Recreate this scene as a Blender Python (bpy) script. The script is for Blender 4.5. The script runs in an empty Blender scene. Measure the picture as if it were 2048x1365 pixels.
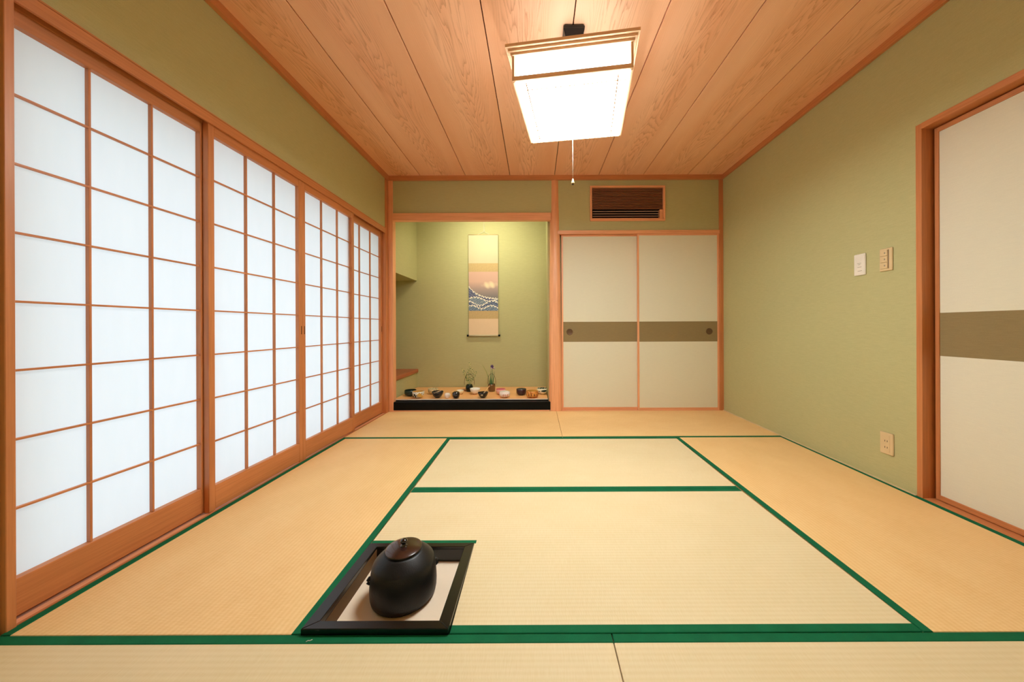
import bpy, bmesh, math, random
from mathutils import Vector, Matrix
random.seed(7)
S = bpy.context.scene
C = S.collection

# ------------------------------------------------------------------ camera
cam_d = bpy.data.cameras.new('camera')
cam = bpy.data.objects.new('camera', cam_d); C.objects.link(cam)
S.camera = cam
cam_d.sensor_width = 36.0
cam_d.lens = 680.0 / 2048 * 36
cam_d.shift_x = (1024 - 1071.65) / 2048
cam_d.shift_y = (654.43 - 682.5) / 2048
cam_d.clip_start = 0.02
CAM = Vector((1.5785, -3.6409, 0.9012))
ROLL = 0.0041
cam.matrix_world = Matrix.Translation(CAM) @ Matrix.Rotation(math.pi/2, 4, 'X') @ Matrix.Rotation(-ROLL, 4, 'Z')

# ------------------------------------------------------------------ world, exposure
W = bpy.data.worlds.new('world'); S.world = W; W.use_nodes = True
bgn = W.node_tree.nodes['Background']
bgn.inputs[0].default_value = (0.80, 0.92, 1.0, 1)     # overcast sky
SKY = 1.32
bgn.inputs[1].default_value = SKY
LAMP_POWER = 54.0
LAMP_COL = (0.95, 1.0, 0.99, 1)
ALCOVE_POWER = 11.0        # watts
S.view_settings.view_transform = 'Standard'
S.view_settings.look = 'None'
S.view_settings.gamma = 1
S.view_settings.use_curve_mapping = False
S.view_settings.exposure = 0.0
S.cycles.use_denoising = True
S.cycles.max_bounces = 8
S.cycles.use_adaptive_sampling = True
S.cycles.adaptive_threshold = 0.03
S.cycles.diffuse_bounces = 6
S.cycles.glossy_bounces = 4
S.cycles.sample_clamp_indirect = 6
S.cycles.caustics_reflective = False
S.cycles.caustics_refractive = False

# ------------------------------------------------------------------ materials
def lin(c):
    o = []
    for v in c[:3]:
        v = v/255
        o.append(v/12.92 if v <= .04045 else ((v+.055)/1.055)**2.4)
    return tuple(o)+(1,)

class NT:
    def __init__(s, name):
        s.m = bpy.data.materials.new(name); s.m.use_nodes = True
        s.t = s.m.node_tree; s.b = s.t.nodes['Principled BSDF']
        s.out = s.t.nodes['Material Output']
    def n(s, typ, **kw):
        x = s.t.nodes.new(typ)
        for k, v in kw.items():
            if k.startswith('i_'):
                x.inputs[k[2:].replace('_', ' ')].default_value = v
            else: setattr(x, k, v)
        return x
    def l(s, a, b): s.t.links.new(a, b)
    def math(s, op, a, b=None, clamp=False):
        x = s.t.nodes.new('ShaderNodeMath'); x.operation = op; x.use_clamp = clamp
        for i, v in enumerate((a, b)):
            if v is None: continue
            if isinstance(v, (int, float)): x.inputs[i].default_value = v
            else: s.l(v, x.inputs[i])
        return x.outputs[0]
    def ramp(s, fac, stops):
        x = s.t.nodes.new('ShaderNodeValToRGB'); s.l(fac, x.inputs[0])
        el = x.color_ramp.elements
        while len(el) < len(stops): el.new(0.5)
        for e, (p, c) in zip(el, stops): e.position = p; e.color = c
        return x.outputs[0]
    def coords(s, scale=(1,1,1), rand=True):
        tc = s.n('ShaderNodeTexCoord'); mp = s.n('ShaderNodeMapping'); mp.inputs['Scale'].default_value = scale
        src = tc.outputs['Object']
        if rand:
            oi = s.n('ShaderNodeObjectInfo'); k = s.math('MULTIPLY', oi.outputs['Random'], 37.0)
            cb = s.n('ShaderNodeCombineXYZ'); s.l(k, cb.inputs[0]); s.l(k, cb.inputs[1]); s.l(k, cb.inputs[2])
            ad = s.n('ShaderNodeVectorMath', operation='ADD'); s.l(src, ad.inputs[0]); s.l(cb.outputs[0], ad.inputs[1]); src = ad.outputs[0]
        s.l(src, mp.inputs['Vector'])
        return mp.outputs[0]
    def noise(s, vec, scale, detail=2, rough=.5):
        x = s.n('ShaderNodeTexNoise'); s.l(vec, x.inputs['Vector'])
        x.inputs['Scale'].default_value = scale; x.inputs['Detail'].default_value = detail; x.inputs['Roughness'].default_value = rough
        return x.outputs['Fac']
    def bump(s, h, strength=.2, dist=.001):
        x = s.n('ShaderNodeBump'); s.l(h, x.inputs['Height']); x.inputs['Strength'].default_value = strength; x.inputs['Distance'].default_value = dist
        s.l(x.outputs[0], s.b.inputs['Normal'])

def plain(name, col, rough=.5, spec=.5, coat=0, var=.06, vscale=8, metal=0, bump=0):
    k = NT(name); c = lin(col)
    v = k.coords(rand=False)
    f = k.noise(v, vscale, 4)
    hi = tuple(min(1, x*(1+var)) for x in c[:3])+(1,); lo = tuple(x*(1-var) for x in c[:3])+(1,)
    k.l(k.ramp(f, [(.3, lo), (.7, hi)]), k.b.inputs['Base Color'])
    k.b.inputs['Roughness'].default_value = rough
    k.b.inputs['Specular IOR Level'].default_value = spec
    k.b.inputs['Coat Weight'].default_value = coat
    k.b.inputs['Metallic'].default_value = metal
    if bump: k.bump(k.noise(v, 220, 2), bump, .002)
    return k.m

def wood(name, axis, col, dark=.80, rough=.42, freq=1.0):
    k = NT(name); c = lin(col)
    sc = [34*freq, 34*freq, 34*freq]; sc[axis] = 1.2
    v = k.coords(tuple(sc)); f = k.noise(v, 3.0, 5, .62)
    sc2 = [3, 3, 3]; sc2[axis] = .6
    g = k.noise(k.coords(tuple(sc2)), 2.0, 2)
    f2 = k.math('ADD', k.math('MULTIPLY', f, .65), k.math('MULTIPLY', g, .35))
    lo = (c[0]*dark, c[1]*dark*.94, c[2]*dark*.88, 1); hi = tuple(min(1, x*1.08) for x in c[:3])+(1,)
    k.l(k.ramp(f2, [(.38, lo), (.62, hi)]), k.b.inputs['Base Color'])
    k.b.inputs['Roughness'].default_value = rough
    k.bump(f, .12, .0006)
    return k.m

SH = (198, 128, 78)     # warm aged cedar of the sliding screens
BK = (234, 170, 124)     # cleaner cypress of alcove and closet frames
WX, WY, WZ = (wood('cedar_grain_%s' % a, i, SH, .87) for i, a in enumerate('xyz'))
BX, BY, BZ = (wood('cypress_grain_%s' % a, i, BK, .88) for i, a in enumerate('xyz'))
LAMPWX, LAMPWY, LAMPWZ = (wood('lamp_wood_%s' % a, i, (246,208,170), .92) for i, a in enumerate('xyz'))
REDW = wood('reddish_sill_wood', 1, (176, 100, 64))

def ceiling_mat():
    k = NT('flame_grained_cedar_board')
    tc = k.n('ShaderNodeTexCoord'); oi = k.n('ShaderNodeObjectInfo')
    sx = k.n('ShaderNodeSeparateXYZ'); k.l(tc.outputs['Object'], sx.inputs[0])
    off = k.math('MULTIPLY', oi.outputs['Random'], 23.0)
    y = k.math('ADD', sx.outputs[1], off)
    cb = k.n('ShaderNodeCombineXYZ'); k.l(k.math('MULTIPLY', sx.outputs[0], 9.0), cb.inputs[0]); k.l(k.math('MULTIPLY', y, .9), cb.inputs[1]); k.l(off, cb.inputs[2])
    n1 = k.noise(cb.outputs[0], 1.5, 1.2, .5)
    cb2 = k.n('ShaderNodeCombineXYZ'); k.l(k.math('MULTIPLY', sx.outputs[0], 95.0), cb2.inputs[0]); k.l(k.math('MULTIPLY', y, 3.0), cb2.inputs[1]); k.l(off, cb2.inputs[2])
    n2 = k.noise(cb2.outputs[0], 1.6, 3, .6)
    x = k.math('ADD', sx.outputs[0], k.math('MULTIPLY', k.math('SUBTRACT', oi.outputs['Random'], .5), .10))
    x2 = k.math('MULTIPLY', x, x)
    ph = k.math('ADD', k.math('MULTIPLY', x2, 330.0), k.math('MULTIPLY', y, 5.0))
    ph = k.math('ADD', ph, k.math('MULTIPLY', n1, 11.0)); ph = k.math('ADD', ph, k.math('MULTIPLY', n2, .7))
    fr = k.math('FRACT', ph)
    ring = k.math('POWER', fr, 3.5)                        # sharp late wood line
    # streak flecks, strongest in the middle of the board
    mid = k.math('SUBTRACT', 1.0, k.math('MULTIPLY', x2, 45.0), True)
    fl = k.math('MULTIPLY', k.math('SUBTRACT', n2, .56, True), 4.2)
    fl = k.math('MULTIPLY', fl, mid)
    edge = k.math('ADD', k.math('MULTIPLY', mid, .38), .12)
    f = k.math('ADD', k.math('MULTIPLY', ring, edge), k.math('MULTIPLY', fl, .55), True)
    tone = k.noise(cb.outputs[0], .7, 2)
    base = k.ramp(tone, [(.25, lin((240, 176, 132))), (.75, lin((252, 200, 160)))])
    mx = k.n('ShaderNodeMix', data_type='RGBA', blend_type='MIX'); k.l(f, mx.inputs[0]); k.l(base, mx.inputs[6]); mx.inputs[7].default_value = lin((178, 100, 58))
    k.l(mx.outputs[2], k.b.inputs['Base Color'])
    k.b.inputs['Roughness'].default_value = .48
    k.bump(f, .08, .0005)
    return k.m
CEIL = ceiling_mat()

def tatami_mat(name, col, col2):
    # object x = long side of the mat; rush runs across it, warp rows follow it
    k = NT(name)
    tc = k.n('ShaderNodeTexCoord'); sx = k.n('ShaderNodeSeparateXYZ'); k.l(tc.outputs['Object'], sx.inputs[0])
    row = k.math('MULTIPLY', sx.outputs[1], 2*math.pi/.0165)
    ws = k.math('ADD', k.math('MULTIPLY', k.math('SINE', row), .5), .5)
    rs = k.noise(k.coords((260, 26, 1), False), 1.0, 2)              # single rushes
    cl = k.math('ADD', k.math('MULTIPLY', k.math('SINE', k.math('ADD', k.math('MULTIPLY', sx.outputs[0], 2*math.pi/.0075), k.math('MULTIPLY', k.math('FLOOR', k.math('DIVIDE', row, 2*math.pi)), math.pi))), .5), .5)
    big = k.noise(k.coords((3, 5, 1), False), 1.3, 3)
    f = k.math('ADD', k.math('MULTIPLY', ws, .20), k.math('MULTIPLY', rs, .50))
    f = k.math('ADD', f, k.math('MULTIPLY', big, .42))
    k.l(k.ramp(f, [(.30, lin(col2)), (.80, lin(col))]), k.b.inputs['Base Color'])
    k.b.inputs['Roughness'].default_value = .55
    k.b.inputs['Specular IOR Level'].default_value = .35
    h = k.math('ADD', k.math('MULTIPLY', ws, 1.0), k.math('MULTIPLY', cl, .5)); h = k.math('ADD', h, k.math('MULTIPLY', rs, .4))
    k.bump(h, .22, .0006)
    return k.m
TAT_A = tatami_mat('rush_weave_pale_sheen', (229, 211, 170), (220, 198, 150))  # paler tint: the weave's brighter sheen put into the base colour
TAT_B = tatami_mat('rush_weave_honey_sheen', (243, 206, 146), (230, 186, 122))  # deeper tint for side and back mats: duller sheen put into colour

def cloth(name, col):
    k = NT(name); c = lin(col)
    v = k.coords((1,1,1), False); f = k.noise(v, 900, 1); g = k.noise(v, 12, 3)
    t = k.math('ADD', k.math('MULTIPLY', f, .5), k.math('MULTIPLY', g, .5))
    k.l(k.ramp(t, [(.35, tuple(x*.8 for x in c[:3])+(1,)), (.65, tuple(x*1.15 for x in c[:3])+(1,))]), k.b.inputs['Base Color'])
    k.b.inputs['Roughness'].default_value = .8; k.b.inputs['Specular IOR Level'].default_value = .2
    k.bump(f, .3, .0006)
    return k.m
GREEN = cloth('green_cotton_border', (6, 98, 60))

def wallpaper(name, col, var=.05):
    k = NT(name); c = lin(col)
    v = k.coords((1,1,1), False)
    f = k.noise(v, 260, 3, .7); g = k.noise(v, 1.2, 3); h = k.noise(k.coords((20, 20, 260), False), 1.0, 2)
    t = k.math('ADD', k.math('MULTIPLY', f, .4), k.math('MULTIPLY', g, .2)); t = k.math('ADD', t, k.math('MULTIPLY', h, .4))
    k.l(k.ramp(t, [(.35, tuple(x*(1-var) for x in c[:3])+(1,)), (.65, tuple(x*(1+var) for x in c[:3])+(1,))]), k.b.inputs['Base Color'])
    k.b.inputs['Roughness'].default_value = .85; k.b.inputs['Specular IOR Level'].default_value = .2
    k.bump(t, .25, .001)
    return k.m
PLAS = wallpaper('green_textured_wall', (184, 180, 131), .07)
FUS = wallpaper('fusuma_paper', (224, 220, 194), .03)
FUSR = wallpaper('fusuma_paper_grey', (224, 220, 198), .03)
BAND = wallpaper('fusuma_band_paper', (142, 124, 86), .08)

def paper_mat():
    k = NT('shoji_paper')
    k.t.nodes.remove(k.b)
    v = k.coords((3, 3, .6)); f = k.noise(v, 9, 4)
    col = k.ramp(f, [(.2, (.90, .92, .93, 1)), (.8, (.93, .94, .95, 1))])
    d = k.n('ShaderNodeBsdfDiffuse'); t = k.n('ShaderNodeBsdfTranslucent'); m = k.n('ShaderNodeMixShader'); m.inputs[0].default_value = .72
    k.l(col, d.inputs[0]); k.l(col, t.inputs[0]); k.l(d.outputs[0], m.inputs[1]); k.l(t.outputs[0], m.inputs[2]); k.l(m.outputs[0], k.out.inputs[0])
    return k.m
PAPER = paper_mat()

def emit(name, col, st):
    k = NT(name); k.t.nodes.remove(k.b)
    e = k.n('ShaderNodeEmission'); e.inputs[0].default_value = col; e.inputs[1].default_value = st
    k.l(e.outputs[0], k.out.inputs[0]); return k.m
GLOW = emit('lit_acrylic', LAMP_COL, LAMP_POWER)
GLOWT = emit('added_top_glow', LAMP_COL, LAMP_POWER*.06)  # weak upward glow added on the hood top to brighten the ceiling
GLOWS = emit('lit_side_paper', LAMP_COL, LAMP_POWER*.15)
ALC = emit('alcove_tube_glow', (1.0, .88, .58, 1), 6.0)

def glass(name, col, rough=.05):
    k = NT(name); k.b.inputs['Base Color'].default_value = lin(col); k.b.inputs['Transmission Weight'].default_value = .75
    k.b.inputs['Roughness'].default_value = rough
    n = k.noise(k.coords(rand=False), 40, 2); k.bump(n, .1, .001); return k.m

BLACKLAC = plain('black_lacquer', (4, 7, 9), .4, .15, 0, .2)
FRAMEBLK = plain('worn_black_frame', (10, 11, 13), .22, .55, 0, .5, 30)
DARKGAP = plain('dark_recess', (24, 17, 12), .9, .1)
IRON = plain('cast_iron', (8, 11, 13), .44, .40, 0, .3, 60, 0, .25)
LIDM = plain('brown_lacquered_lid', (48, 24, 16), .22, .6, .3, .15)
KNOBM = plain('polished_black_knob', (8, 8, 9), .1, .7, .5)
ASHBOARD = plain('cream_hearth_board', (232, 214, 188), .7, .3, 0, .04)
LINER = plain('brown_hearth_liner', (96, 66, 34), .6, .3, 0, .15)
BLACKPL = plain('black_plastic', (24, 24, 26), .4)
CREAM = plain('cream_scroll_paper', (200, 190, 156), .8, .2, 0, .02)
TAN = plain('tan_brocade', (192, 166, 118), .75, .2, 0, .06, 60)
PLATEW = plain('white_switch_plate', (232, 226, 212), .35)
PLATEB = plain('beige_switch_plate', (214, 190, 146), .35)
MARK = plain('grey_marking', (150, 140, 118), .5)
SLOT = plain('dark_slot', (70, 54, 36), .6)
SLATD = wood('dark_brown_slat', 0, (122, 76, 46), .7)
LOUV = plain('grey_brown_louver', (170, 140, 120), .5)
PULLM = plain('dark_bronze_pull', (96, 70, 42), .5, .5, 0, .2, 8, .1)
BOARDA = wood('alcove_board_wood', 0, (238, 180, 118), .92, .35)
WHITESTR = plain('white_cord', (240, 236, 224), .6)

# ------------------------------------------------------------------ geometry helpers
_cache = {}
def tag(o, label=None, cat=None, group=None, kind=None):
    if label: o['label'] = label
    if cat: o['category'] = cat
    if group: o['group'] = group
    if kind: o['kind'] = kind
    return o
def world_loc(p):
    v = Vector((0, 0, 0))
    while p: v += p.location; p = p.parent
    return v
def link(name, me, parent=None, loc=(0,0,0), local=False, rot=None):
    o = bpy.data.objects.new(name, me); C.objects.link(o)
    if parent is not None:
        o.parent = parent
        o.location = Vector(loc) if local else Vector(loc) - world_loc(parent)
    else: o.location = loc
    if rot: o.rotation_euler = rot
    return o
def empty(name, loc, rz=0):
    o = bpy.data.objects.new(name, None); C.objects.link(o); o.location = loc; o.rotation_euler = (0, 0, rz)
    o.empty_display_size = .05
    return o
def fin(bm, name, mat, smooth=False):
    me = bpy.data.meshes.new(name)
    bmesh.ops.recalc_face_normals(bm, faces=bm.faces)
    bm.to_mesh(me); bm.free()
    for m in (mat if isinstance(mat, (list, tuple)) else [mat]): me.materials.append(m)
    if smooth: me.polygons.foreach_set('use_smooth', [True]*len(me.polygons))
    return me
def bm_box(bm, x0, x1, y0, y1, z0, z1):
    vs = [bm.verts.new((x, y, z)) for x in (x0, x1) for y in (y0, y1) for z in (z0, z1)]
    for f in ((0,1,3,2),(4,6,7,5),(0,4,5,1),(2,3,7,6),(0,2,6,4),(1,5,7,3)): bm.faces.new([vs[i] for i in f])
def box(name, x0, x1, y0, y1, z0, z1, mat, parent=None, bev=.0015, local=False):
    d = (round(abs(x1-x0), 5), round(abs(y1-y0), 5), round(abs(z1-z0), 5)); key = (d, mat.name, bev)
    if key not in _cache:
        bm = bmesh.new(); bm_box(bm, -d[0]/2, d[0]/2, -d[1]/2, d[1]/2, -d[2]/2, d[2]/2)
        if bev and min(d) > bev*2.5: bmesh.ops.bevel(bm, geom=bm.edges[:], offset=bev, segments=1, affect='EDGES')
        _cache[key] = fin(bm, name, mat)
    return link(name, _cache[key], parent, ((x0+x1)/2, (y0+y1)/2, (z0+z1)/2), local)
def multibox(name, boxes, mat, parent=None, bev=0):
    bm = bmesh.new()
    for b in boxes: bm_box(bm, *b)
    if bev: bmesh.ops.bevel(bm, geom=bm.edges[:], offset=bev, segments=1, affect='EDGES')
    return link(name, fin(bm, name, mat), parent, (0,0,0))
def lathe_me(name, prof, mat, seg=32, sx=1, sy=1, flut=None):
    bm = bmesh.new(); rings = []
    for r, z in prof:
        if r < 1e-5: rings.append([bm.verts.new((0, 0, z))])
        else:
            ring = []
            for i in range(seg):
                a = 2*math.pi*i/seg; q = r*(1 + (flut(a, z) if flut else 0))
                ring.append(bm.verts.new((q*math.cos(a)*sx, q*math.sin(a)*sy, z)))
            rings.append(ring)
    for A, B in zip(rings, rings[1:]):
        if len(A) == 1 and len(B) == 1: continue
        for i in range(seg):
            j = (i+1) % seg
            if len(A) == 1: bm.faces.new((A[0], B[i], B[j]))
            elif len(B) == 1: bm.faces.new((A[i], A[j], B[0]))
            else: bm.faces.new((A[i], A[j], B[j], B[i]))
    return fin(bm, name, mat, True)
def lathe(name, prof, mat, parent=None, loc=(0,0,0), local=True, **k):
    return link(name, lathe_me(name, prof, mat, **k), parent, loc, local)
def tube_me(name, pts, rads, mat, seg=8):
    bm = bmesh.new(); rings = []
    P = [Vector(p) for p in pts]
    if not isinstance(rads, (list, tuple)): rads = [rads]*len(P)
    for i, p in enumerate(P):
        d = (P[min(i+1, len(P)-1)] - P[max(i-1, 0)]).normalized()
        u = d.cross(Vector((0, 0, 1)));
        if u.length < 1e-3: u = d.cross(Vector((0, 1, 0)))
        u.normalize(); v = d.cross(u)
        rings.append([bm.verts.new(p + rads[i]*(math.cos(2*math.pi*j/seg)*u + math.sin(2*math.pi*j/seg)*v)) for j in range(seg)])
    for A, B in zip(rings, rings[1:]):
        for j in range(seg): bm.faces.new((A[j], A[(j+1) % seg], B[(j+1) % seg], B[j]))
    bm.faces.new(rings[0]); bm.faces.new(rings[-1][::-1])
    return fin(bm, name, mat, True)
def tube(name, pts, rads, mat, parent=None, local=True, seg=8):
    return link(name, tube_me(name, pts, rads, mat, seg), parent, (0,0,0), local)

RW = 3.59           # room width; y = 0 back wall plane, camera looks towards +y
YF = -4.42          # wall behind the camera
ZC = 2.52

# ------------------------------------------------------------------ setting: walls
struct = lambda o, label, cat: tag(o, label, cat, kind='structure')
T = .10
struct(multibox('wall_left', [(-.20, -.008, -2.60, 0.0, 1.952, 2.62), (-.36, -.20, -2.7, .1, 1.89, 2.1), (-.20, -.012, YF-.1, -2.6353, -.1, 2.62),
                              (-.20, -.115, -2.6353, -2.60, -.1, 1.94), (-.20, -.008, -.03, .06, 1.90, 2.62), (-.20,-.115,-.045,.06,-.1,1.94)], PLAS),
       'olive green textured wall above and beside the paper screens', 'wall')
struct(multibox('wall_right', [(RW, RW+T, -1.86, .9, -.1, 2.62), (RW, RW+T, -3.70, -1.86, 1.94, 2.62), (RW, RW+T, YF-.1, -3.70, -.1, 2.62)], PLAS),
       'long olive green textured wall with switches and outlet', 'wall')
struct(multibox('wall_back', [(.04, 1.79, .012, .07, 2.12, 2.62), (1.79, 2.172, .012, .07, 1.92, 2.62), (2.96, RW, .012, .07, 1.92, 2.62),
                              (2.172, 2.96, .012, .07, 2.40, 2.62), (2.172, 2.96, .012, .07, 1.92, 2.045), (2.1, 3.0, .16, .18, 1.95, 2.5)], PLAS),
       'green wall strip above alcove lintel and closet doors', 'wall')
struct(multibox('wall_front', [(-.2, RW+T, YF-T, YF, -.1, 2.62)], FUS), 'plain cream papered wall at the near end of the room', 'wall')  # unseen; cream finish chosen to bounce more light into the room
struct(multibox('wall_closet', [(1.86, RW, .16, .2, -.1, 2.0)], PLAS), 'unseen light blocking wall behind the paired sliding doors', 'wall')  # unseen backing put in so outside light cannot leak past the doors
struct(multibox('wall_alcove', [(-.55, 1.90, .82, .90, -.1, 2.62),                # back
                                (-.06, .02, .07, .82, 1.514, 2.62), (-.06, .02, .07, .82, -.1, .315),   # inner side above / below niche
                                (-.55, -.06, .02, .82, 1.514, 1.60), (-.60, -.50, .02, .9, -.1, 1.6), (-.55, .0, .02, .07, -.1, 2.62),
                                (1.712, 1.88, .10, .82, -.1, 2.62), (-.55, 1.90, .07, .9, 2.45, 2.62)], PLAS),
       'green lined alcove recess around the hanging scroll', 'wall')

# ceiling
ce = struct(multibox('ceiling', [(-.2, RW+T, YF-T, .08, ZC+.018, 2.62)], DARKGAP), 'long cedar board ceiling with dark seams', 'ceiling')
seams = [0.0, .352, .834, 1.309, 1.785, 2.256, 2.730, 3.200, RW]
for a, b in zip(seams, seams[1:]):
    box('ceiling_board', a+.003, b-.003, YF, .012, ZC, ZC+.018, CEIL, ce, .0015)
tr = struct(box('trim_1', -.008, .02, YF, 0, 2.475, 2.521, WY), 'cedar moulding where ceiling meets the screen wall', 'moulding')
struct(box('trim_2', RW-.02, RW, YF, 0, 2.475, 2.521, WY), 'cedar moulding where ceiling meets the switch wall', 'moulding')
struct(box('trim_3', .02, RW-.02, -.02, .013, 2.475, 2.521, WX), 'cedar moulding along the ceiling above alcove and closet', 'moulding')

# ------------------------------------------------------------------ floor and tatami
HX0, HX1, HY0, HY1 = .8865, 1.3200, -2.6489, -2.2259     # hearth frame footprint
fl = struct(multibox('floor', [(-.2, HX0+.02, YF-T, .9, -.12, -.052), (HX1-.02, RW+T, YF-T, .9, -.12, -.052), (HX0, HX1, HY1-.02, .9, -.12, -.052), (HX0, HX1, YF-T, HY0+.02, -.12, -.052)], DARKGAP),
            'floor of rush mats edged with green cloth', 'floor')
BW = .0285
def slab_quad(name, q, z0, z1, mat, parent, origin, rz):
    """q: 4 world xy corners ccw; mesh stored relative to origin rotated by rz so that object x is the long side"""
    bm = bmesh.new(); R = Matrix.Rotation(-rz, 3, 'Z')
    lo = []; hi = []
    for x, y in q:
        v = R @ Vector((x-origin[0], y-origin[1], 0))
        lo.append(bm.verts.new((v.x, v.y, z0))); hi.append(bm.verts.new((v.x, v.y, z1)))
    bm.faces.new(lo[::-1]); bm.faces.new(hi)
    n = len(q)
    for i in range(n): bm.faces.new((lo[i], lo[(i+1) % n], hi[(i+1) % n], hi[i]))
    bmesh.ops.bevel(bm, geom=[e for e in bm.edges if abs(e.verts[0].co.z-z1) < 1e-6 and abs(e.verts[1].co.z-z1) < 1e-6], offset=.0016, segments=1, affect='EDGES')
    o = link(name, fin(bm, name, mat), parent, (origin[0], origin[1], 0)); o.rotation_euler = (0, 0, rz)
    return o
G = .0012
def tatami(q, long_axis, borders, mat, notch=None):
    """q corners (x0y0, x1y0, x1y1, x0y1) lower-left ccw. borders: set of 'y0','y1','x0','x1' sides that carry cloth"""
    (ax, ay), (bx, by), (cx, cy), (dx, dy) = q
    ax += G; dx += G; bx -= G; cx -= G; ay += G; by += G; cy -= G; dy -= G
    org = ((ax+bx+cx+dx)/4, (ay+by+cy+dy)/4); rz = 0 if long_axis == 'x' else math.pi/2
    poly = [(ax, ay), (bx, by), (cx, cy), (dx, dy)]
    if notch:
        nx, ny = notch
        poly = [(nx, by), (bx, by), (cx, cy), (dx, dy), (ax, ny), (nx, ny)]
    m = slab_quad('tatami_mat', poly, -.05, 0.0, mat, fl, org, rz)
    def strip(pts):
        o = slab_quad('cloth_border', pts, -.006, .0016, GREEN, m, org, rz)
        o.parent = m; o.location = (0, 0, 0); o.rotation_euler = (0, 0, 0)
    if 'y0' in borders:
        if notch: strip([(notch[0]+.0, ay), (bx, by), (bx, by+BW), (notch[0]+.0, ay+BW)])
        else: strip([(ax, ay), (bx, by), (bx, by+BW), (ax, ay+BW)])
    if 'y1' in borders: strip([(dx, dy-BW), (cx, cy-BW), (cx, cy), (dx, dy)])
    if 'x0' in borders: strip([(ax, ay), (ax+BW, ay), (dx+BW, dy), (dx, dy)])
    if 'x1' in borders: strip([(bx-BW, by), (bx, by), (cx, cy), (cx-BW, cy)])
    if notch:
        nx, ny = notch
        strip([(ax+.001, ny), (nx+.004, ny), (nx+.004, ny+.021), (ax+.001, ny+.021)])
    return m
S1, S2, S3, S4 = -.880, -1.756, -2.643, -3.523
LX1, LX2, LX3 = .883, .889, .8855
RX1, RX2, RX3 = 2.709, 2.702, 2.713
MX = 1.793
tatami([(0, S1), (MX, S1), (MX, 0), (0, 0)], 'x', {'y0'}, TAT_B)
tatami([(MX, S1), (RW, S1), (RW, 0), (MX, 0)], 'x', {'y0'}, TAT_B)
tatami([(LX2, S2), (RX2, S2), (RX1, S1), (LX1, S1)], 'x', {'y0', 'y1'}, TAT_A)
tatami([(LX3, S3), (RX3, S3), (RX2, S2), (LX2, S2)], 'x', {'y0', 'y1'}, TAT_A, notch=(HX1+.001, HY1+.001))
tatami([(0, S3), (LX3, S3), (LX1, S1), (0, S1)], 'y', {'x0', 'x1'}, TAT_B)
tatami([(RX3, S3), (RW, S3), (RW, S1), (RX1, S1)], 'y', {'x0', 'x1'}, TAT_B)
tatami([(0, S4), (MX+.004, S4), (MX+.004, S3), (0, S3)], 'x', {'y0', 'y1'}, TAT_A)
tatami([(MX+.004, S4), (RW, S4), (RW, S3), (MX+.004, S3)], 'x', {'y0', 'y1'}, TAT_A)
tatami([(0, YF), (MX, YF), (MX, S4), (0, S4)], 'x', {'y0', 'y1'}, TAT_A)
tatami([(MX, YF), (RW, YF), (RW, S4), (MX, S4)], 'x', {'y0', 'y1'}, TAT_A)
struct(box('baseboard_right', RW-.012, RW, -1.846, 0, -.02, .006, PLATEB, None, .001), 'thin wooden strip between mats and switch wall', 'baseboard')

# ------------------------------------------------------------------ screen wall: posts, tracks, shoji
struct(box('trim_4', -.115, .006, -2.634, -2.6129, -.02, 2.475, WZ), 'cedar post at the near end of the paper screens', 'post')
struct(box('trim_5', -.115, .0, -.058, 0, -.02, 2.475, WZ), 'cedar jamb closing the far end of the paper screens', 'post')
struct(multibox('trim_6', [(-.115, .002, -2.6129, -.058, 1.946, 1.952), (-.009, .002, -2.6129, -.058, 1.899, 1.944),
                           (-.0395, -.0375, -2.6129, -.058, 1.899, 1.944), (-.115, -.069, -2.6129, -.058, 1.899, 1.944)], WY),
       'grooved cedar head rail above the paper screens', 'rail')
th7 = multibox('trim_7', [(-.115, -.001, -2.6129, -.058, -.05, -.008), (-.010, -.001, -2.6129, -.058, -.008, .002), (-.115, -.069, -2.6129, -.058, -.008, .001)], WY)
box('track_strip', -.0385, -.0105, -2.6125, -.0585, -.0078, -.001, BY, th7, .0005)
struct(th7,
       'grooved cedar threshold under the paper screens', 'threshold')
STILE, KW, PW = .0315, .0075, .1946
ZB, ZT, DZ = .1235, 1.852, .21606
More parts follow.
